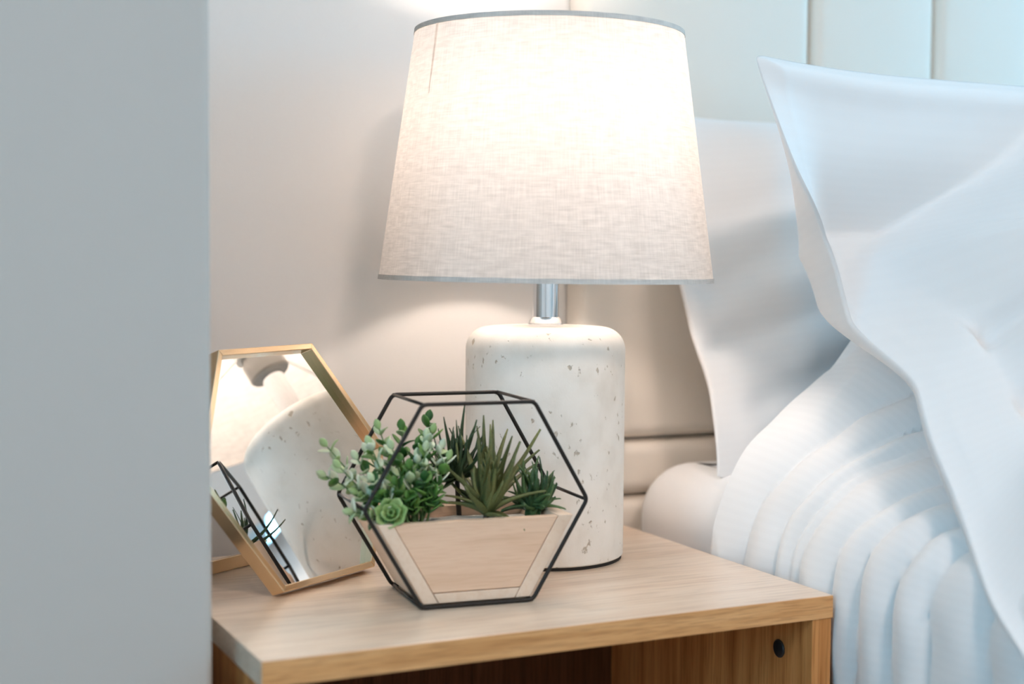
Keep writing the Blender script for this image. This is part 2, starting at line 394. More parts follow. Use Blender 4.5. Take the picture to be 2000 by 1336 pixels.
# added fill light on the ceiling, out of view, warms the front surfaces
cl = thing('added_ceiling_fill', (0.10, -1.85, CEIL), 'added round white ceiling fill light, out of view behind the camera', 'ceiling light')
lathe('rim', [(0.001, 0), (0.21, 0), (0.21, -0.05), (0.195, -0.05), (0.195, -0.004), (0.001, -0.004)], (0.10, -1.85, CEIL), frame_white, cl, 64)
diff_m, N_, L_, b0 = mat_new('lit_opal_diffuser')
b0.inputs['Emission Color'].default_value = (*FILL_COLOR, 1); b0.inputs['Emission Strength'].default_value = FILL_STRENGTH
lathe('diffuser', [(0.001, -0.03), (0.193, -0.03), (0.193, -0.05), (0.16, -0.068), (0.10, -0.080), (0.001, -0.084)], (0.10, -1.85, CEIL), diff_m, cl, 64)

# ------------------------------------------------------------------ headboard
HX0 = 0.442; HF = 0.386       # left end, front of the padding
hb = thing('headboard', (HX0 + 0.8, 0.40, 0), 'cream padded headboard with upright channels behind the bed pillows', 'headboard')
widths = [0.293] + [0.175] * 6 + [0.293]
def pad(x0, x1, z0, z1, nx, nz, name='pad_panel'):
    rx = 0.012; bulge = 0.004
    def fn(s, t, x0=x0, x1=x1, z0=z0, z1=z1):
        def rnd(q, a, b):   # distance-based rounding of one direction
            e = min(q - a, b - q); return 1 - max(0, 1 - e / rx) ** 2
        # concentrate rows at the rims
        x = x0 + (x1 - x0) * (0.5 - 0.5 * cos(pi * s)) ** 1.0
        z = z0 + (z1 - z0) * (0.5 - 0.5 * cos(pi * t))
        h = sqrt(max(0, min(rnd(x, x0, x1), rnd(z, z0, z1))))
        mid = sin(pi * (x - x0) / (x1 - x0)) ** 0.7 * sin(pi * (z - z0) / (z1 - z0)) ** 0.5 if s not in (0, 1) and t not in (0, 1) else 0
        wr = 0.0016 * fbm(x * 9, z * 9, 3.1) * mid
        y = WALL_B - 0.002 - (WALL_B - 0.002 - HF - bulge) * h - bulge * mid - wr
        return (x, y, z)
    return grid(name, fn, nx, nz, leather, hb)
x = HX0
ZS1, ZS2 = ZT + 0.0772, ZT + 0.0175
for wd in widths:
    pad(x + 0.0008, x + wd - 0.0008, ZS1 + 0.0008, 1.28, 40, 60); x += wd
HX1 = x
pad(HX0 + 0.0008, HX1, ZS2 + 0.0008, ZS1 - 0.0008, 60, 14, 'lower_rail')
pad(HX0 + 0.0008, HX1, 0.10, ZS2 - 0.0008, 60, 24, 'lower_panel')

# ------------------------------------------------------------------ bedside table
TW, TD, TH = 0.47, 0.345, 0.0182
bt = thing('bedside_table', (TW / 2, TD / 2, 0), 'light oak bedside table with an open front beside the bed', 'bedside table')
tt = box('table_top', 0, TW, 0.0010, TD, ZT - TH, ZT, oak_x, bt, 0.0005)
box('edge_band', 0.0002, TW - 0.0002, 0, 0.0010, ZT - TH, ZT - 0.0003, oak_edge, tt, 0.0003)
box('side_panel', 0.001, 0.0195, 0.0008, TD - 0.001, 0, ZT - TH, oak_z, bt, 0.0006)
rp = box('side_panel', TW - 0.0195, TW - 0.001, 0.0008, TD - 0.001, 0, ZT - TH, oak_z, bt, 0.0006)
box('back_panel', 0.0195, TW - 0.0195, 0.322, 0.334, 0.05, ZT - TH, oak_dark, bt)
box('shelf', 0.0195, TW - 0.0195, 0.004, 0.322, 0.20, 0.218, oak_x, bt, 0.0006)
box('plinth', 0.0195, TW - 0.0195, 0.02, 0.038, 0, 0.06, oak_x, bt, 0.0006)
box('bottom_board', 0.0195, TW - 0.0195, 0.02, 0.322, 0.06, 0.078, oak_x, bt, 0.0006)
def cap(y, z, name):
    v, f = [], []
    n = 24
    for (r, dx) in [(0.0075, 0), (0.0075, 0.0008), (0.0062, 0.0016), (0.001, 0.0018)]:
        for k in range(n):
            v.append((TW - 0.0195 - dx, y + r * cos(2 * pi * k / n), z + 1.35 * r * sin(2 * pi * k / n) / 1.35))
    for i in range(3):
        for k in range(n): f.append((i * n + k, i * n + (k + 1) % n, (i + 1) * n + (k + 1) % n, (i + 1) * n + k))
    f.append(tuple(range(3 * n, 4 * n)))
    mesh(name, v, f, black_plastic, rp, True, 'round black screw cap')
cap(0.0443, ZT - 0.052, 'screw_cap')

# ------------------------------------------------------------------ table lamp
LX, LY = 0.3288, 0.2349
lamp = thing('table_lamp', (LX, LY, ZT), 'lit table lamp with cream travertine base and white linen shade', 'lamp')
LC = (LX, LY, ZT)
lathe('foot_pad', [(0.001, 0), (0.0700, 0), (0.0700, 0.0028), (0.001, 0.0028)], LC, felt, lamp)
R_, HT = 0.0714, 0.2065
prof = [(0.001, 0.0028), (0.0700, 0.0028), (0.0713, 0.0040), (R_, 0.006)]
for k in range(1, 8): prof.append((R_, 0.006 + (HT - 0.020 - 0.006) * k / 7))
for k in range(1, 13):
    t = k / 12 * pi / 2; prof.append((R_ - 0.020 + 0.020 * cos(t), HT - 0.020 + 0.020 * sin(t)))
prof += [(0.035, HT + 0.0004), (0.001, HT + 0.0004)]
lathe('stone_base', prof, LC, stone_m, lamp, 128)
lathe('collar', [(0.001, HT), (0.0158, HT), (0.0160, HT + 0.0022), (0.0150, HT + 0.0028), (0.0155, HT + 0.0034), (0.0145, HT + 0.0058), (0.0125, HT + 0.0082), (0.0118, HT + 0.0088), (0.001, HT + 0.0088)], LC, chrome, lamp)
lathe('pole', [(0.001, HT + 0.008), (0.0117, HT + 0.008), (0.0117, 0.272), (0.001, 0.272)], LC, chrome, lamp, 64)
so = lathe('lamp_holder', [(0.001, 0.266), (0.0200, 0.266), (0.0215, 0.268), (0.0215, 0.286), (0.0185, 0.291), (0.0185, 0.322), (0.001, 0.322)], LC, socket_m, lamp, 64)
lathe('shade_ring', [(0.0185, 0.294), (0.0245, 0.294), (0.0245, 0.301), (0.0185, 0.301)], LC, white_plastic, lamp, 64, close=True)
# fabric shade: slightly crooked on its ring
axis = Vector((fw.x, fw.y, 0)).normalized()
T = Matrix.Translation((0, 0, 0.30)) @ Matrix.Rotation(radians(0.35), 4, axis) @ Matrix.Translation((0, 0, -0.30))
ZB, ZTp, RB, RT = 0.2482, 0.4664, 0.1489, 0.1186
def rs(z): return RB + (RT - RB) * (z - ZB) / (ZTp - ZB)
shade = lathe('lamp_shade', [(rs(ZB + (ZTp - ZB) * k / 24), ZB + (ZTp - ZB) * k / 24) for k in range(25)], LC, shade_m, lamp, 160, T)
def trim(z0, z1, name):
    wob = lambda k: 0.0
    pr = [(rs(z0) + 0.0007, z0 - 0.0006), (rs(z1) + 0.0007, z1), (rs(z1) - 0.0007, z1), (rs(z0) - 0.0007, z0 - 0.0006)]
    lathe(name, pr, LC, trim_m, shade, 160, T, close=True)
trim(ZB, ZB + 0.0036, 'bottom_trim'); trim(ZTp - 0.0030, ZTp + 0.0006, 'top_trim')
# the seam strip where the fabric overlaps
def seam():
    a0 = radians(-168.5)
    v, f = [], []
    for i in range(21):
        z = ZB + 0.155 + (ZTp - ZB - 0.157) * i / 20
        wd = 0.0003 + 0.0016 * (i / 20) ** 0.6
        for s in (-1, 1):
            a = a0 + s * wd / rs(z); v.append(T @ Vector(((rs(z) + 0.0005) * cos(a), (rs(z) + 0.0005) * sin(a), z)) + Vector(LC))
        if i: f.append((2 * i - 2, 2 * i - 1, 2 * i + 1, 2 * i))
    mesh('seam_strip', v, f, seam_m, shade, True)
seam()
# wire carrier: three spokes from the holder ring to the fabric
for k in range(3):
    a = radians(20 + 120 * k)
    p0 = T @ Vector((0.0235 * cos(a), 0.0235 * sin(a), 0.2975)) + Vector(LC)
    p1 = T @ Vector((0.085 * cos(a), 0.085 * sin(a), 0.2780)) + Vector(LC)
    p2 = T @ Vector((rs(0.2515) * 0.992 * cos(a), rs(0.2515) * 0.992 * sin(a), 0.2515)) + Vector(LC)
    tube('carrier_wire', [p0, p1, p2], 0.0011, white_plastic, lamp, 6)
# bulb
bulb_m, N_, L_, b0 = mat_new('lit_opal_bulb')
b0.inputs['Base Color'].default_value = (0.9, 0.9, 0.88, 1)
b0.inputs['Emission Color'].default_value = (*LAMP_COLOR, 1); b0.inputs['Emission Strength'].default_value = LAMP_STRENGTH
lathe('bulb_cap', [(0.001, 0.318), (0.0125, 0.318), (0.0135, 0.345), (0.0155, 0.352), (0.001, 0.352)], LC, white_plastic, lamp, 48)
bp = [(0.001, 0.3525), (0.0150, 0.3525)]
for k in range(0, 15):
    t = -0.95 + (pi / 2 + 0.95) * k / 14; bp.append((max(0.001, 0.030 * cos(t)), 0.385 + 0.030 * sin(t)))
lathe('bulb', bp, LC, bulb_m, lamp, 48)

# ------------------------------------------------------------------ hexagonal mirror
PH, TL, SD = 0.5575, 0.3518, 0.1155
MB = Vector((0.1155, 0.1977, ZT))
d_ = Vector((cos(PH), sin(PH), 0)); nb = Vector((-sin(PH), cos(PH), 0)); mu = Vector((0, 0, cos(TL))) + nb * sin(TL)
mn = -d_.cross(mu)     # tentative; make it face the camera
if mn.dot(cam.location - MB) < 0: mn = -mn
mir = thing('hexagon_mirror', tuple(MB), 'hexagonal mirror in a slim gold metal frame leaning on the oak table', 'mirror')
HH = SD * sqrt(3)
DEP = 0.0135
BASE = MB + Vector((0, 0, 0.0002)) + mu * 0.0 + mn * 0.0
def hx(k, sc):   # hexagon corner, scaled about the centre
    a = radians(-120 + 60 * k); return (SD * sc * cos(a), HH / 2 + SD * sc * sin(a))
def mp3(q, dep): return BASE + d_ * q[0] + mu * q[1] + mn * dep + Vector((0, 0, DEP * sin(TL)))
IN = 1 - 0.0052 / (HH / 2)
for k in range(6):
    q0, q1, i0, i1 = hx(k, 1), hx(k + 1, 1), hx(k, IN), hx(k + 1, IN)
    v = [mp3(q0, -DEP), mp3(q1, -DEP), mp3(i1, -DEP), mp3(i0, -DEP), mp3(q0, 0), mp3(q1, 0), mp3(i1, 0), mp3(i0, 0)]
    bevelled('frame_bar', v, BF, gold, mir, 0.0006, 2)
GS = 1 - 0.0046 / (HH / 2)
gl = [mp3(hx(k, GS), -0.0068) for k in range(6)] + [mp3(hx(k, GS), -0.0088) for k in range(6)]
mesh('mirror_glass', gl, [tuple(range(6)), tuple(range(11, 5, -1))] + [(k, (k + 1) % 6, (k + 1) % 6 + 6, k + 6) for k in range(6)], mirror_m, mir, label='silvered mirror glass')
bk = [mp3(hx(k, GS), -0.0092) for k in range(6)] + [mp3(hx(k, GS), -0.0128) for k in range(6)]
mesh('backing_board', bk, [tuple(range(6)), tuple(range(11, 5, -1))] + [(k, (k + 1) % 6, (k + 1) % 6 + 6, k + 6) for k in range(6)], back_m, mir)
# rear stand: foot bar on the table with two struts to the back of the frame
F0 = Vector((0.0170, 0.2610, ZT)); F1 = F0 + d_ * 0.110
def slab(a, b, wv, hv, mat, name):
    v = [a, b, b + wv, a + wv, a + hv, b + hv, b + wv + hv, a + wv + hv]
    bevelled(name, v, BF, mat, mir, 0.0005, 2)
slab(F0 + Vector((0, 0, 0.0003)), F1 + Vector((0, 0, 0.0003)), nb * 0.004, Vector((0, 0, 0.011)), gold, 'stand_foot_bar')
top_c = mp3((0, HH * 0.80), -DEP)
for s in (0.02, 0.98):
    a_ = F0 + d_ * 0.110 * s + nb * 0.002 + Vector((0, 0, 0.010))
    b2 = top_c + d_ * (0.03 * (1 if s > 0.5 else -1)) + nb * 0.002
    tube('stand_strut', [a_, b2], 0.0018, gold, mir, 8)
tube('stand_hinge', [top_c - d_ * 0.034 + nb * 0.002, top_c + d_ * 0.034 + nb * 0.002], 0.0022, gold, mir, 8)

# ------------------------------------------------------------------ geometric planter
PS = 0.0905; PHH = 0.1570; PD = 0.0835; WR = 0.00165
P0 = Vector((0.1500, 0.0875, ZT)); E1 = Vector((0.9954, -0.095, 0)); E2 = Vector((0.095, 0.9954, 0))
def pl(a, b, z): return P0 + E1 * a + E2 * b + Vector((0, 0, z))
plant = thing('geometric_planter', tuple(pl(PS / 2, PD / 2, 0)), 'hexagonal black wire planter holding a tapered pale wooden trough', 'planter')
hexp = [(0, WR), (PS, WR), (1.5 * PS, PHH / 2), (PS, PHH), (0, PHH), (-0.5 * PS, PHH / 2)]
def roundhex(b):
    pts = []
    for k in range(6):
        p, q, r = Vector(hexp[k - 1]), Vector(hexp[k]), Vector(hexp[(k + 1) % 6])
        c0 = q + (p - q).normalized() * 0.004; c1 = q + (r - q).normalized() * 0.004
        for t in (0, 0.25, 0.5, 0.75, 1):
            w_ = c0 * (1 - t) ** 2 + q * 2 * t * (1 - t) + c1 * t * t; pts.append(pl(w_.x, b, w_.y))
    return pts
tube('front_wire_hexagon', roundhex(0), WR, black_wire, plant, 10, True)
tube('back_wire_hexagon', roundhex(PD), WR, black_wire, plant, 10, True)
for k in range(6):
    if k in (0, 1): z = WR
    a, z = hexp[k]
    tube('cross_wire', [pl(a * 0.985 + 0.0007, 0, z), pl(a * 0.985 + 0.0007, PD, z)], WR * 0.85, black_wire, plant, 8)
# wooden trough
slope = 0.5 * PS / (PHH / 2)
RZ = 0.0665; TB = 0.0105; BZ = 2 * WR + 0.0004
g0 = 0.0030; fy = 0.0020; by = PD - 0.0020
def lx(z): return -slope * (z - WR) + g0
def rx_(z): return PS + slope * (z - WR) - g0
def board(name, q, y0, y1, mat, bev=0.0005):   # q: four (a, z) corners, counter-clockwise
    v = [pl(a, y0, z) for a, z in q] + [pl(a, y1, z) for a, z in q]
    return bevelled(name, v, [(0, 1, 2, 3), (7, 6, 5, 4), (0, 4, 5, 1), (1, 5, 6, 2), (2, 6, 7, 3), (3, 7, 4, 0)], mat, plant, bev, 2)
bt_ = 0.0075
board('trough_side', [(lx(BZ), BZ), (lx(BZ) + TB * 1.15, BZ), (lx(RZ) + TB * 1.15, RZ), (lx(RZ), RZ)], fy, by, ply2)
board('trough_side', [(rx_(BZ) - TB * 1.15, BZ), (rx_(BZ), BZ), (rx_(RZ), RZ), (rx_(RZ) - TB * 1.15, RZ)], fy, by, ply2)
gp = 0.0006
board('trough_base', [(lx(BZ) + TB * 1.15 + gp, BZ), (rx_(BZ) - TB * 1.15 - gp, BZ), (rx_(BZ + bt_) - TB * 1.15 - gp, BZ + bt_), (lx(BZ + bt_) + TB * 1.15 + gp, BZ + bt_)], fy, by, ply2)
for (y0, y1) in ((fy + 0.0008, fy + 0.0085), (by - 0.0085, by - 0.0008)):
    zb = BZ + bt_ + gp
    board('trough_panel', [(lx(zb) + TB * 1.15 + gp, zb), (rx_(zb) - TB * 1.15 - gp, zb), (rx_(RZ) - TB * 1.15 - gp, RZ - 0.0004), (lx(RZ) + TB * 1.15 + gp, RZ - 0.0004)], y0, y1, ply)
def foam(s, t):
    zz = RZ - 0.010 + 0.005 * sin(pi * s) * sin(pi * t) + 0.002 * fbm(s * 9, t * 6, 1.3)
    a = lx(zz) + TB * 1.2 + (rx_(zz) - lx(zz) - 2.4 * TB) * s
    return pl(a, fy + 0.009 + (by - fy - 0.018) * t, zz)
grid('planting_foam', foam, 30, 18, soil_m, plant)

# ---- plants. leaf meshes are made once and shared
def leaf_mesh(name, L, W, fold, curve, shape, mat, n=6):
    v, f = [], []
    for i in range(n + 1):
        t = i / n
        wv = W * shape(t)
        y = L * t; z = curve * L * t * t
        v += [(-wv, y, z + fold * wv), (0, y, z), (wv, y, z + fold * wv)]
    for i in range(n):
        for k in (0, 1):
            f.append((3 * i + k, 3 * i + k + 1, 3 * i + k + 4, 3 * i + k + 3))
    me = bpy.data.meshes.new(name); me.from_pydata(v, [], f); me.update()
    me.polygons.foreach_set('use_smooth', [True] * len(me.polygons)); me.materials.append(mat)
    # give the leaf a real thickness
    bm = bmesh.new(); bm.from_mesh(me)
    bmesh.ops.solidify(bm, geom=list(bm.faces), thickness=W * 0.16); bm.to_mesh(me); bm.free()
    return me
oval = lambda t: max(0.03, sin(pi * min(1, t * 0.96 + 0.04)) ** 0.75)
spoon = lambda t: max(0.05, (0.30 + 0.70 * sstep(0.05, 0.6, t)) * (1 - max(0, (t - 0.62) / 0.38) ** 2.2))
spike = lambda t: max(0.03, (0.62 + 0.38 * sin(pi * min(1, t * 1.5))) * (1 - t) ** 0.62)
def aim(dirv, upv):
    y = Vector(dirv).normalized(); x = y.cross(Vector(upv))
    if x.length < 1e-4: x = y.cross(Vector((1, 0, 0)))
    x.normalize(); z = x.cross(y)
    return Matrix(((x.x, y.x, z.x), (x.y, y.y, z.y), (x.z, y.z, z.z))).to_4x4()
def put_leaf(root, me, pos, dirv, upv, sc, name='leaf'):
    o = bpy.data.objects.new(name, me); C.objects.link(o); o.parent = root
    o.matrix_local = Matrix.Translation(Vector(pos) - ORG[root]) @ aim(dirv, upv) @ Matrix.Diagonal((sc[0], sc[1], sc[2], 1))
    return o
rnd = random.Random(11)
FZ = RZ - 0.008
# leafy sprigs with small opposite leaves, the outer ones dusted pale
m_pale = [leaf_mesh('pale_leaf', 0.0125, 0.0042, 0.25, c, oval, leaf_pale) for c in (-0.25, 0.1, 0.3)]
m_green = [leaf_mesh('green_leaf', 0.0135, 0.0050, 0.25, c, oval, leaf_green) for c in (-0.25, 0.1, 0.3)]
def sprig(root, base, tip, nleaf, pal, bow=0.35, big=1.0):
    base, tip = Vector(base), Vector(tip)
    mid = base.lerp(tip, 0.5) + Vector((0, 0, bow * (tip - base).length * 0.35))
    P = [base * (1 - t) ** 2 + mid * 2 * t * (1 - t) + tip * t * t for t in [i / 8 for i in range(9)]]
    tube('stem', P, 0.0007, stem_green, root, 6, radii=[0.0010 - 0.0005 * i / 8 for i in range(9)])
    ph = rnd.random() * pi
    for i in range(nleaf):
        t = 0.28 + 0.72 * (i + 0.5) / nleaf
        x_ = t * 8; k = min(int(x_), 7); pos = P[k].lerp(P[k + 1], x_ - k); tg = (P[k + 1] - P[k]).normalized()
        a = tg.cross(Vector((0, 0, 1)) if abs(tg.z) < 0.9 else Vector((1, 0, 0))).normalized(); b = tg.cross(a)
        ang = ph + i * pi / 2
        for s in (0, 1):
            rd = a * cos(ang + s * pi) + b * sin(ang + s * pi)
            dv = (rd + tg * rnd.uniform(0.5, 1.0) + Vector((0, 0, 0.15))).normalized()
            q = (1.12 - 0.35 * t) * rnd.uniform(0.8, 1.15) * big
            me = rnd.choice(m_pale if rnd.random() < pal else m_green)
            put_leaf(root, me, pos, dv, tg, (q, q, q))
    put_leaf(root, m_pale[1] if pal > 0.4 else m_green[1], P[8], (P[8] - P[7]).normalized(), a, (0.7, 0.7, 0.7))
lb = pl(0.006, 0.040, FZ)
leafy = thing('leafy_plant', tuple(lb), 'leafy artificial plant with small mint and green leaves spilling from the wooden trough', 'plant')
sprigs = [((-0.0617, 0.05, 0.1214), 6, .85), ((-0.0637, 0.045, 0.0991), 6, .9), ((-0.0489, 0.02, 0.0747), 6, .8), ((-0.0560, 0.03, 0.1075), 5, .9),
          ((-0.0201, 0.05, 0.1335), 6, .85), ((-0.0324, 0.03, 0.1236), 6, .9), ((-0.0149, 0.03, 0.1200), 5, .7), ((0.0010, 0.06, 0.1307), 6, .35),
          ((0.0246, 0.065, 0.1369), 6, .15), ((0.0220, 0.045, 0.1290), 6, .8), ((0.0295, 0.03, 0.1100), 5, .75), ((0.0100, 0.025, 0.1180), 5, .9),
          ((-0.0336, 0.015, 0.0989), 5, .5), ((-0.0156, 0.015, 0.0940), 4, .05), ((0.0077, 0.02, 0.0960), 5, .15), ((0.012, 0.05, 0.1180), 5, .3),
          ((-0.004, 0.02, 0.1050), 5, .1), ((0.020, 0.03, 0.0900), 4, .05),
          ((-0.0400, 0.040, 0.1120), 5, .8), ((-0.0280, 0.055, 0.1150), 5, .6), ((0.0150, 0.040, 0.1260), 6, .9), ((0.0260, 0.035, 0.1180), 5, .8), ((-0.0250, 0.020, 0.0850), 4, .1),
          ((0.0020, 0.035, 0.0950), 4, 0), ((-0.0100, 0.045, 0.1050), 5, .1), ((0.0160, 0.020, 0.0850), 4, 0), ((-0.0420, 0.030, 0.0870), 4, .7), ((0.0050, 0.030, 0.1120), 5, .9), ((0.0180, 0.055, 0.1000), 5, 0), ((-0.0050, 0.018, 0.0830), 4, 0)]
for (a, b, z), n, pal in sprigs:
    bs = pl(0.006 + 0.25 * a + rnd.uniform(-.006, .006), 0.018 + 0.6 * b + rnd.uniform(-.004, .004), FZ)
    sprig(leafy, bs, pl(a, b, z), n, pal, 0.3 if z < 0.1 else 0.05)
# lime rosette at the corner of the trough
rb_ = pl(-0.0190, 0.0150, RZ + 0.0035)
ros = thing('rosette_succulent', tuple(rb_), 'lime green rosette succulent at the corner of the wooden trough', 'plant')
m_ros = leaf_mesh('rosette_leaf', 0.0150, 0.0058, 0.35, 0.35, spoon, leaf_rosette, 8)
fdir = (Vector((-0.45, -0.75, 0.55))).normalized()
ax1 = fdir.cross(Vector((0, 0, 1))).normalized(); ax2 = ax1.cross(fdir)
for ring, (cnt, tiltv, sc) in enumerate(((7, 0.35, 1.0), (6, 0.75, 0.8), (4, 1.5, 0.55))):
    for k in range(cnt):
        a = 2 * pi * (k + 0.5 * ring) / cnt + 0.2
        rd = ax1 * cos(a) + ax2 * sin(a)
        put_leaf(ros, m_ros, rb_ + fdir * 0.001 * ring, rd + fdir * tiltv, fdir - rd * 0.3, (sc, sc, sc))
tube('stem', [rb_, rb_ - fdir * 0.006 + Vector((0.004, 0.006, -0.004)), pl(-0.008, 0.022, FZ)], 0.0016, stem_green, ros, 8)
# spiky succulents
def spiky(name, label, base, tips, mat, W, nstem, fill, rng, length, core=None, stem_mat=stem_dark):
    root = thing(name, tuple(base), label, 'plant')
    hub = Vector(core) if core else Vector(base) + Vector((0, 0, 0.006))
    tube('stem', [Vector(base) - Vector((0, 0, 0.002)), Vector(base).lerp(hub, 0.5), hub + Vector((0, 0, 0.004))], 0.0022, stem_mat, root, 8)
    ms = [leaf_mesh('spike_leaf', 1.0, W / 0.06, 0.35, c, spike, mat, 8) for c in (-0.12, 0.05, 0.16, 0.26)]
    for tp in tips:
        tp = Vector(tp); v = tp - hub; l = v.length
        put_leaf(root, rng.choice(ms[:2]), hub + v * 0.03 + Vector((0, 0, -0.001)), v - Vector((0, 0, 0.0)), Vector((0, 0, 1)) - v.normalized() * 0.1 if abs(v.normalized().z) < 0.95 else -E2, (0.06, l * 1.0, 0.06 * 2))
    for _ in range(fill):
        a = rng.uniform(0, 2 * pi); e = rng.uniform(*length[2:4])
        v = (E1 * cos(a) + E2 * sin(a)) * cos(e) + Vector((0, 0, sin(e)))
        l = rng.uniform(*length[:2])
        put_leaf(root, rng.choice(ms), hub + v * 0.001, v, Vector((0, 0, 1)) if e < 1.3 else -E2, (0.06, l, 0.06 * 2))
    return root
rg = random.Random(5)
ot = [(0.1138, 0.04, 0.1259), (0.0940, 0.03, 0.119), (0.0779, 0.045, 0.1374), (0.0646, 0.05, 0.1401), (0.0507, 0.05, 0.1295), (0.1096, 0.06, 0.1102),
      (0.0352, 0.035, 0.1164), (0.0819, 0.006, 0.0720), (0.0776, 0.02, 0.1289), (0.0492, 0.02, 0.1238), (0.0972, 0.02, 0.0957), (0.0389, 0.02, 0.0861),
      (0.0850, 0.06, 0.1330), (0.0700, 0.03, 0.1330), (0.1040, 0.05, 0.1200), (0.0590, 0.03, 0.1320)]
spiky('spiky_succulent', 'large olive spiky succulent with upswept narrow leaves in the middle of the trough', pl(0.0634, 0.035, FZ), [pl(*q) for q in ot], leaf_olive, 0.0050, 1, 38, rg, (0.030, 0.055, 0.45, 1.45))
dt_ = [(0.0362, 0.065, 0.1394), (0.0552, 0.07, 0.1500), (0.060, 0.06, 0.1332), (0.0482, 0.075, 0.1253), (0.0681, 0.06, 0.1345), (0.024, 0.06, 0.1136), (0.077, 0.075, 0.1196), (0.0265, 0.07, 0.1000), (0.044, 0.055, 0.1250)]
spiky('spiky_succulent', 'dark green spiky succulent on a bare brown stem behind the olive one', pl(0.0489, 0.058, FZ), [pl(*q) for q in dt_], leaf_dark, 0.0034, 1, 30, rg, (0.024, 0.042, -0.4, 1.3), pl(0.0470, 0.060, 0.0910))
at_ = [(0.1284, 0.05, 0.0897), (0.1278, 0.06, 0.0968), (0.1265, 0.04, 0.0787), (0.1225, 0.03, 0.0720), (0.0999, 0.04, 0.0965), (0.1165, 0.06, 0.095), (0.0867, 0.04, 0.0867), (0.1054, 0.02, 0.0909), (0.1121, 0.016, 0.0715), (0.0880, 0.016, 0.0705), (0.0950, 0.013, 0.0765)]
spiky('spiky_succulent', 'small dense deep green spiky succulent at the end of the trough beside the lamp', pl(0.1040, 0.036, FZ), [pl(*q) for q in at_], leaf_agave, 0.0052, 1, 60, rg, (0.019, 0.032, 0.05, 1.40))

# ------------------------------------------------------------------ bed
BX0, BX1, BY0, BY1 = 0.492, 1.90, -1.62, 0.378
bed = thing('bed_base', ((BX0 + BX1) / 2, -0.6, 0), 'upholstered bed base under the white mattress', 'bed base')
box('base_box', BX0 + 0.015, BX1 - 0.015, BY0 + 0.02, BY1 - 0.002, 0.08, 0.30, leather, bed, 0.01)
for (fx, fy_) in ((BX0 + 0.08, BY0 + 0.1), (BX1 - 0.08, BY0 + 0.1), (BX0 + 0.08, BY1 - 0.1), (BX1 - 0.08, BY1 - 0.1)):
    box('foot', fx - 0.03, fx + 0.03, fy_ - 0.03, fy_ + 0.03, 0, 0.08, black_plastic, bed, 0.004)
def uvset(o, fn):
    me = o.data; uvl = me.uv_layers.new(name='UVMap')
    for lp in me.loops:
        uvl.data[lp.index].uv = fn(lp.vertex_index)
# mattress with fitted sheet: rounded block
def mattress():
    z0, z1 = 0.30, ZT + 0.060; R = 0.055
    n_c = 8
    ring = []
    def corner(cx, cy, a0):
        for k in range(n_c + 1):
            a = a0 + pi / 2 * k / n_c; ring.append((cx, cy, cos(a), sin(a)))
    corner(BX1 - R, BY1 - R, 0); corner(BX0 + R, BY1 - R, pi / 2)
    # long left side subdivided for creases in the sheet
    nside = 70
    for k in range(1, nside): ring.append((BX0 + R, BY1 - R + (BY0 + R - BY1 + R) * k / nside, -1, 0))
    corner(BX0 + R, BY0 + R, pi); corner(BX1 - R, BY0 + R, 3 * pi / 2)
    prof = [(R, z0), (R, z0 + 0.06), (R, z0 + 0.13), (R, z1 - R)]
    for k in range(1, 9):
        a = pi / 2 * k / 8; prof.append((R * cos(a), z1 - R + R * sin(a)))
    for ins in (-0.05, -0.12, -0.25, -0.5): prof.append((ins, z1))
    v, f = [], []
    for (r, z) in prof:
        for (cx, cy, ca, sa) in ring:
            wr = 0
            if r > 0: wr = 0.004 * max(0, (z1 - z) / 0.2) * sin(cy * 95 + 2 * sin(cy * 37)) + 0.002 * fbm(cx * 12, cy * 22, z * 6)
            rr = r + wr
            v.append((max(min(cx + ca * rr, BX1), BX0 - 0.004), cy + sa * rr, z + (0.003 * fbm(cx * 8 + ca * rr * 8, cy * 8, 0.3) if r <= 0 else 0)))
    n = len(ring)
    for i in range(len(prof) - 1):
        for k in range(n): f.append((i * n + k, i * n + (k + 1) % n, (i + 1) * n + (k + 1) % n, (i + 1) * n + k))
    f.append(tuple(range(n))); f.append(tuple(range((len(prof) - 1) * n, len(prof) * n)))
    o = mesh('mattress', v, f, cot_sheet, None, True)
    uvset(o, lambda i: (o.data.vertices[i].co.x, o.data.vertices[i].co.y))
    return tag(o, 'white mattress in a smooth fitted sheet on the bed', 'mattress')
mattress()

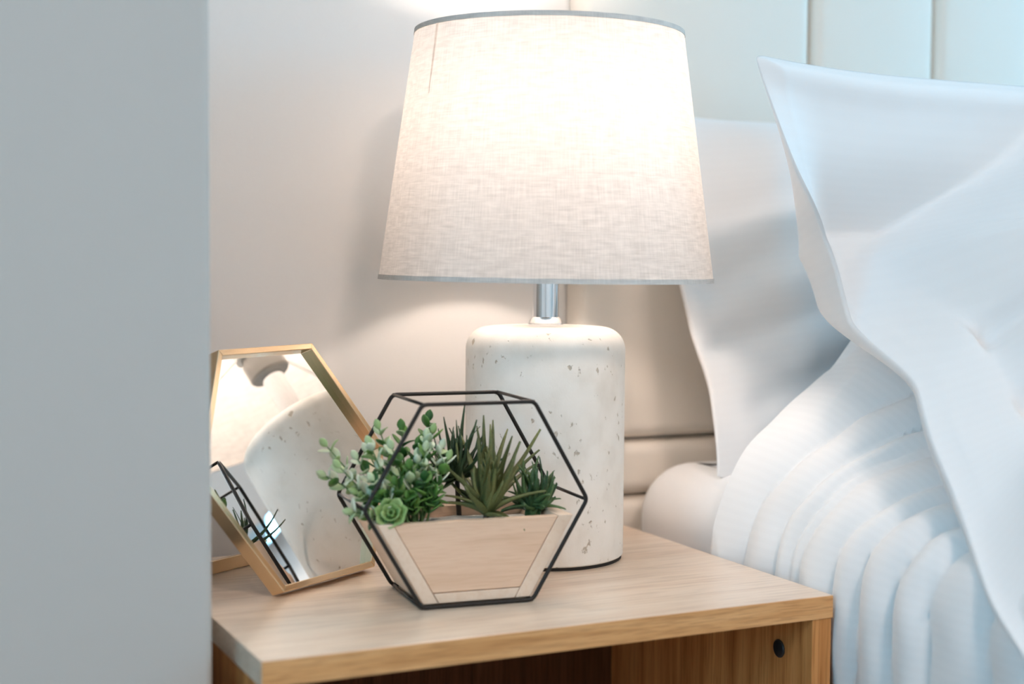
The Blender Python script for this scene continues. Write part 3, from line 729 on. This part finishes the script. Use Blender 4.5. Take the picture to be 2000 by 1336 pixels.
# pillows -----------------------------------------------------------------
def pillow(name, label, gamma, x0, width, length, Tf, Tb, thick, shift, nx=130, ny=110, xs=None, zs=None, metric=None, mids=None, push=None):
    """gamma: (y, z) curve from the top edge to the bottom edge; thick(x, y) shapes the front (metres from the left / from the top)"""
    def frame(b):
        p = catmull(gamma, b); q = catmull(gamma, min(1, b + 0.02)); r = catmull(gamma, max(0, b - 0.02))
        t = Vector((q[0] - r[0], q[1] - r[1])).normalized()
        return p, Vector((t.y, -t.x)) if t.y * 1 < 0 and False else Vector((t[1], -t[0]))
    v, f = [], []; idx = {}
    def env(x, y):
        X = 2 * x - 1; Y = 2 * y - 1
        return (max(0, 1 - abs(X) ** 2.6) * max(0, 1 - abs(Y) ** 2.6)) ** 0.55
    uvs = []
    for side in (0, 1):
        for j in range(ny + 1):
            for i in range(nx + 1):
                border = i in (0, nx) or j in (0, ny)
                if side == 1 and border:
                    idx[(1, i, j)] = idx[(0, i, j)]; continue
                s, t = i / nx, j / ny
                s = s * 0.55 + 0.45 * (0.5 - 0.5 * cos(pi * s)); t = t * 0.55 + 0.45 * (0.5 - 0.5 * cos(pi * t))
                X, Y = 2 * s - 1, 2 * t - 1
                ca = 0.045          # round the corners
                if abs(X) > 1 - ca and abs(Y) > 1 - ca:
                    dx, dy = (abs(X) - 1 + ca) / ca, (abs(Y) - 1 + ca) / ca
                    X, Y = math.copysign(1 - ca + ca * dx * sqrt(1 - dy * dy / 2), X), math.copysign(1 - ca + ca * dy * sqrt(1 - dx * dx / 2), Y)
                # edges pull in between the corners
                s2 = 0.5 + 0.5 * X * (1 - 0.030 * (1 - Y ** 4)); t2 = 0.5 + 0.5 * Y * (1 - 0.045 * (1 - X ** 4))
                p, nrm = frame(t2)
                if nrm[0] > 0: nrm = -nrm
                mx, my = s * width, t * length
                e = env(s, t)
                m_ = mids(mx, my) if mids else 0
                if side == 0 and metric: h = metric(mx, my, e) if not border else 0
                elif side == 0: h = Tf * e * thick(mx, my, e) if not border else 0
                else: h = -Tb * e
                h += m_
                sh = shift(mx, my)
                if xs: sh += xs(t)
                idx[(side, i, j)] = len(v)
                v.append((x0 + s2 * width + sh * (1 - s), p[0] + nrm[0] * h + (push(mx, my) if push else 0), ZT + p[1] + nrm[1] * h + (zs(mx, t) if zs else 0))); uvs.append((mx, my))
    for j in range(ny):
        for i in range(nx):
            a, b, c, d = [(i, j), (i + 1, j), (i + 1, j + 1), (i, j + 1)]
            f.append(tuple(idx[(0, *q)] for q in (a, b, c, d))); f.append(tuple(idx[(1, *q)] for q in (d, c, b, a)))
    o = mesh(name, v, f, cot_pillow, None, True)
    uvset(o, lambda i: uvs[i])
    return tag(o, label, 'pillow')
def groove(x, y, ax, ay, bx, by, wd, taper=True):
    dx, dy = bx - ax, by - ay; L2 = dx * dx + dy * dy; t = ((x - ax) * dx + (y - ay) * dy) / L2
    tc = min(1, max(0, t)); px, py = ax + dx * tc, ay + dy * tc
    dd = ((x - px) ** 2 + (y - py) ** 2) / (wd * wd)
    return exp(-dd) * ((1 - tc) ** 0.7 if taper else 1)
# back pillow, upright against the headboard
def th1(x, y, e):
    fill = 0.18 + 0.82 * sstep(0.00, 0.10, x)
    h = fill
    h += 0.10 * fbm(x * 6 + y * 3, y * 9 - x * 5, 2.2, 2) + 0.06 * sin(30 * (y + 0.5 * x) + 3 * fbm(x * 5, y * 5, 7)) * sstep(0.02, 0.1, x)
    for g in [(0.03, 0.20, 0.25, 0.10, 0.020, 0.22), (0.02, 0.27, 0.20, 0.22, 0.014, 0.20), (0.05, 0.33, 0.22, 0.27, 0.016, 0.16), (0.02, 0.13, 0.25, 0.06, 0.02, 0.12)]:
        h -= g[5] * groove(x, y, *g[:5])
    h += 0.16 * groove(x, y, 0.02, 0.235, 0.18, 0.17, 0.018)
    return max(0.05, h)
pillow('pillow', 'plump white pillow standing against the padded headboard beside the lamp',
       [(0.340, 0.412), (0.325, 0.33), (0.300, 0.24), (0.275, 0.15), (0.245, 0.056)], 0.508, 0.68, 0.40, 0.085, 0.055, th1,
       lambda x, y: 0, xs=lambda t: 0.030 * exp(-((t - 0.0) / 0.15) ** 2) - 0.008 * exp(-((t - 0.42) / 0.15) ** 2) + 0.012 * sstep(0.6, 0.8, t))
# front pillow leaning back, its case open and loose at the near end
XB = [(0.0, 0.075), (0.165, 0.072), (0.235, 0.056), (0.30, 0.070), (0.40, 0.085), (0.60, 0.090)]
def xbody(y):      # where the stuffed body of the pillow begins
    for (a, p), (b, q) in zip(XB, XB[1:]):
        if y <= b: return p + (q - p) * (y - a) / (b - a)
    return XB[-1][1]
def diag(x, y): return (x - 0.072) * 0.523 + (y - 0.165) * 0.853
def th2(x, y, e):
    d1 = diag(x, y)
    d = min(d1, x - xbody(y))
    Y = 2 * y / 0.56 - 1; X = 2 * x / 0.55 - 1
    e2 = (max(0, 1 - abs(Y) ** 3) * (1 if X < 0 else max(0, 1 - X ** 2.6))) ** 0.5
    rim = min(1, x / 0.02, y / 0.02, (0.56 - y) / 0.02)
    h = 0.006 * rim
    h += (0.070 * sstep(0.0, 0.050, d) + 0.050 * sstep(0.0, 0.20, d)) * e2
    h += 0.007 * exp(-((y - 0.014) / 0.010) ** 2) * rim            # hem roll along the top
    k = e2 * sstep(-0.005, 0.02, d)
    h -= k * 0.051 * groove(x, y, 0.050, 0.242, 0.38, 0.185, 0.014)
    h += k * 0.012 * groove(x, y, 0.055, 0.205, 0.36, 0.145, 0.022)
    h -= k * 0.036 * groove(x, y, 0.055, 0.320, 0.32, 0.275, 0.016)
    h -= k * 0.042 * groove(x, y, 0.070, 0.405, 0.30, 0.385, 0.018)
    h -= k * 0.033 * groove(x, y, 0.070, 0.475, 0.26, 0.475, 0.015)
    h -= k * 0.027 * groove(x, y, 0.34, 0.10, 0.22, 0.28, 0.022)
    h -= k * 0.018 * groove(x, y, 0.16, 0.16, 0.36, 0.08, 0.016)
    h += 0.007 * fbm(x * 7 + 2, y * 8, 4.4, 2) * sstep(0, 0.05, d) + 0.0015 * fbm(x * 22, y * 22, 1.1, 2) * rim
    return h
def mid2(x, y):
    d1 = diag(x, y)
    m = -0.028 * (1 - sstep(0.0, 0.085, x)) * sstep(0.09, 0.20, y) * (1 - 0.6 * sstep(0.40, 0.52, y))     # loose end turned back
    return m
def push2(x, y):       # hollow under the pointed corner, pressed straight back
    d1 = diag(x, y)
    g = min(1, max(0, y - 0.008) / 0.13) * (1 - sstep(0.0, 0.055, d1))
    return 0.140 * g * sstep(-0.05, 0.060, x)
pillow('pillow', 'white striped pillow with a loose pointed corner leaning in front of the other',
       [(0.108, 0.442), (0.050, 0.352), (0.010, 0.292), (-0.030, 0.236), (-0.075, 0.178), (-0.115, 0.130), (-0.150, 0.088), (-0.190, 0.042), (-0.235, 0.012)],
       0.460, 0.55, 0.56, 0.125, 0.060, None, lambda x, y: 0,
       xs=lambda t: -0.006 * exp(-(t / 0.08) ** 2) + 0.008 * sin(t * 9 + 0.4) - 0.022 * sstep(0.6, 0.9, t) + 0.024 * exp(-((t - 0.24) / 0.10) ** 2) + 0.032 * exp(-((t - 0.40) / 0.16) ** 2) + 0.026 * sstep(0.16, 0.36, t) * (1 - 0.6 * sstep(0.71, 0.93, t)),
       zs=lambda x, t: 0.085 * sstep(0.0, 0.085, x) * sstep(0.55, 0.92, t), metric=th2, mids=mid2, push=push2, nx=170, ny=150)

# duvet --------------------------------------------------------------------
def duvet():
    hem = 0.178; foot = -1.40
    NV, NS = 260, 150
    CR = [(-2.0, 0.076), (-0.12, 0.078), (-0.05, 0.108), (0.0, 0.150), (0.06, 0.195), (0.12, 0.228), (0.3, 0.240)]
    def crest(y):   # height of the bunched-up duvet above the table top
        for (a, p), (b, q) in zip(CR, CR[1:]):
            if y <= b: return p + (q - p) * (y - a) / (b - a)
        return CR[-1][1]
    def section(y):
        k = crest(y); u0 = 0.4745 + 0.009 * sstep(-0.10, -0.01, y); r = k / 0.235
        return [(u0 + 0.004, -0.36), (u0, -0.24), (u0 - 0.002, -0.12), (u0 - 0.001, -0.03), (u0 + 0.006, 0.028 * (0.6 + 0.4 * r)), (u0 + 0.026, 0.072 * (0.55 + 0.45 * r)),
                (u0 + 0.065, 0.115 * (0.35 + 0.65 * r)), (u0 + 0.115, 0.165 * (0.2 + 0.8 * r)), (u0 + 0.18, k * 0.95), (u0 + 0.30, k), (u0 + 0.6, k * 0.97), (1.45, k * 0.9), (1.80, 0.080), (1.895, 0.068), (1.922, 0.0), (1.924, -0.18), (1.922, -0.34)]
    grooves = [0.260, 0.150, 0.102, 0.079, 0.066, 0.020, -0.012, -0.060, -0.100, -0.165, -0.235, -0.33, -0.44, -0.60, -0.76, -0.95, -1.15, -1.40, -1.8]
    v, f, uvs = [], [], []
    rows = [hem + (foot - hem) * ((j / NV) ** 2.2) for j in range(NV + 1)]
    def point(y, s, off=0.0):
        sec = section(y)
        p = catmull(sec, s); q = catmull(sec, min(1, s + 0.01)); r = catmull(sec, max(0, s - 0.01))
        tv = Vector((q[0] - r[0], q[1] - r[1])).normalized(); nrm = Vector((-tv.y, tv.x))
        climb = max(0, p[0] - 0.478)
        # the creases run diagonally from the bed side up towards the foot end
        yy = y + 0.66 * min(climb, 0.30) + 0.012 * fbm(p[0] * 8, y * 7, p[1] * 8, 2) + 0.006 * fbm(p[0] * 25, y * 18, p[1] * 25, 1)
        h = 0
        side = 0.30 + 0.70 * sstep(-0.16, 0.0, p[1])
        top = 1 - 0.55 * sstep(0.10, 0.30, climb)
        for a, b in zip(grooves, grooves[1:]):
            if b <= yy < a:
                wd = a - b; t = (yy - b) / wd
                h = min(0.32 * wd, 0.015) * (sin(pi * t ** 0.85) ** 0.75) * side * top * (0.45 + 0.55 * min(1, 1.1 + 1.6 * noise.noise((p[0] * 5, a * 31, p[1] * 5))))
        h += 0.005 * fbm(p[0] * 9, y * 9 + p[0] * 6, p[1] * 9, 2)
        h += off
        x, z = p[0] + nrm.x * h, p[1] + nrm.y * h
        if y > -0.03 and z < 0.02: x = max(x, 0.4722)
        return Vector((x, y, ZT + z))
    ss = [i / NS for i in range(NS + 1)]
    arc = [0.0]; sec = section(0.1)
    for i in range(NS):
        p, q = catmull(sec, ss[i]), catmull(sec, ss[i + 1]); arc.append(arc[-1] + math.hypot(q[0] - p[0], q[1] - p[1]))
    allrows = [(hem + dy, off, hem) for (dy, off) in ((-0.045, -0.024), (-0.020, -0.026), (-0.004, -0.024), (0.004, -0.018), (0.006, -0.010), (0.005, -0.004))]
    allrows += [(y, 0.0, y) for y in rows]
    for (yy, off, ysec) in allrows:
        for i, s_ in enumerate(ss):
            p = point(ysec, s_, off)
            v.append((p.x, yy, p.z)); uvs.append((yy, arc[i]))
    n = NS + 1
    for j in range(len(allrows) - 1):
        for i in range(NS): f.append((j * n + i, j * n + i + 1, (j + 1) * n + i + 1, (j + 1) * n + i))
    o = mesh('duvet', v, f, cot_duvet, None, True)
    uvset(o, lambda i: uvs[i])
    return tag(o, 'white striped duvet bunched in soft folds over the bed side', 'duvet')
duvet()
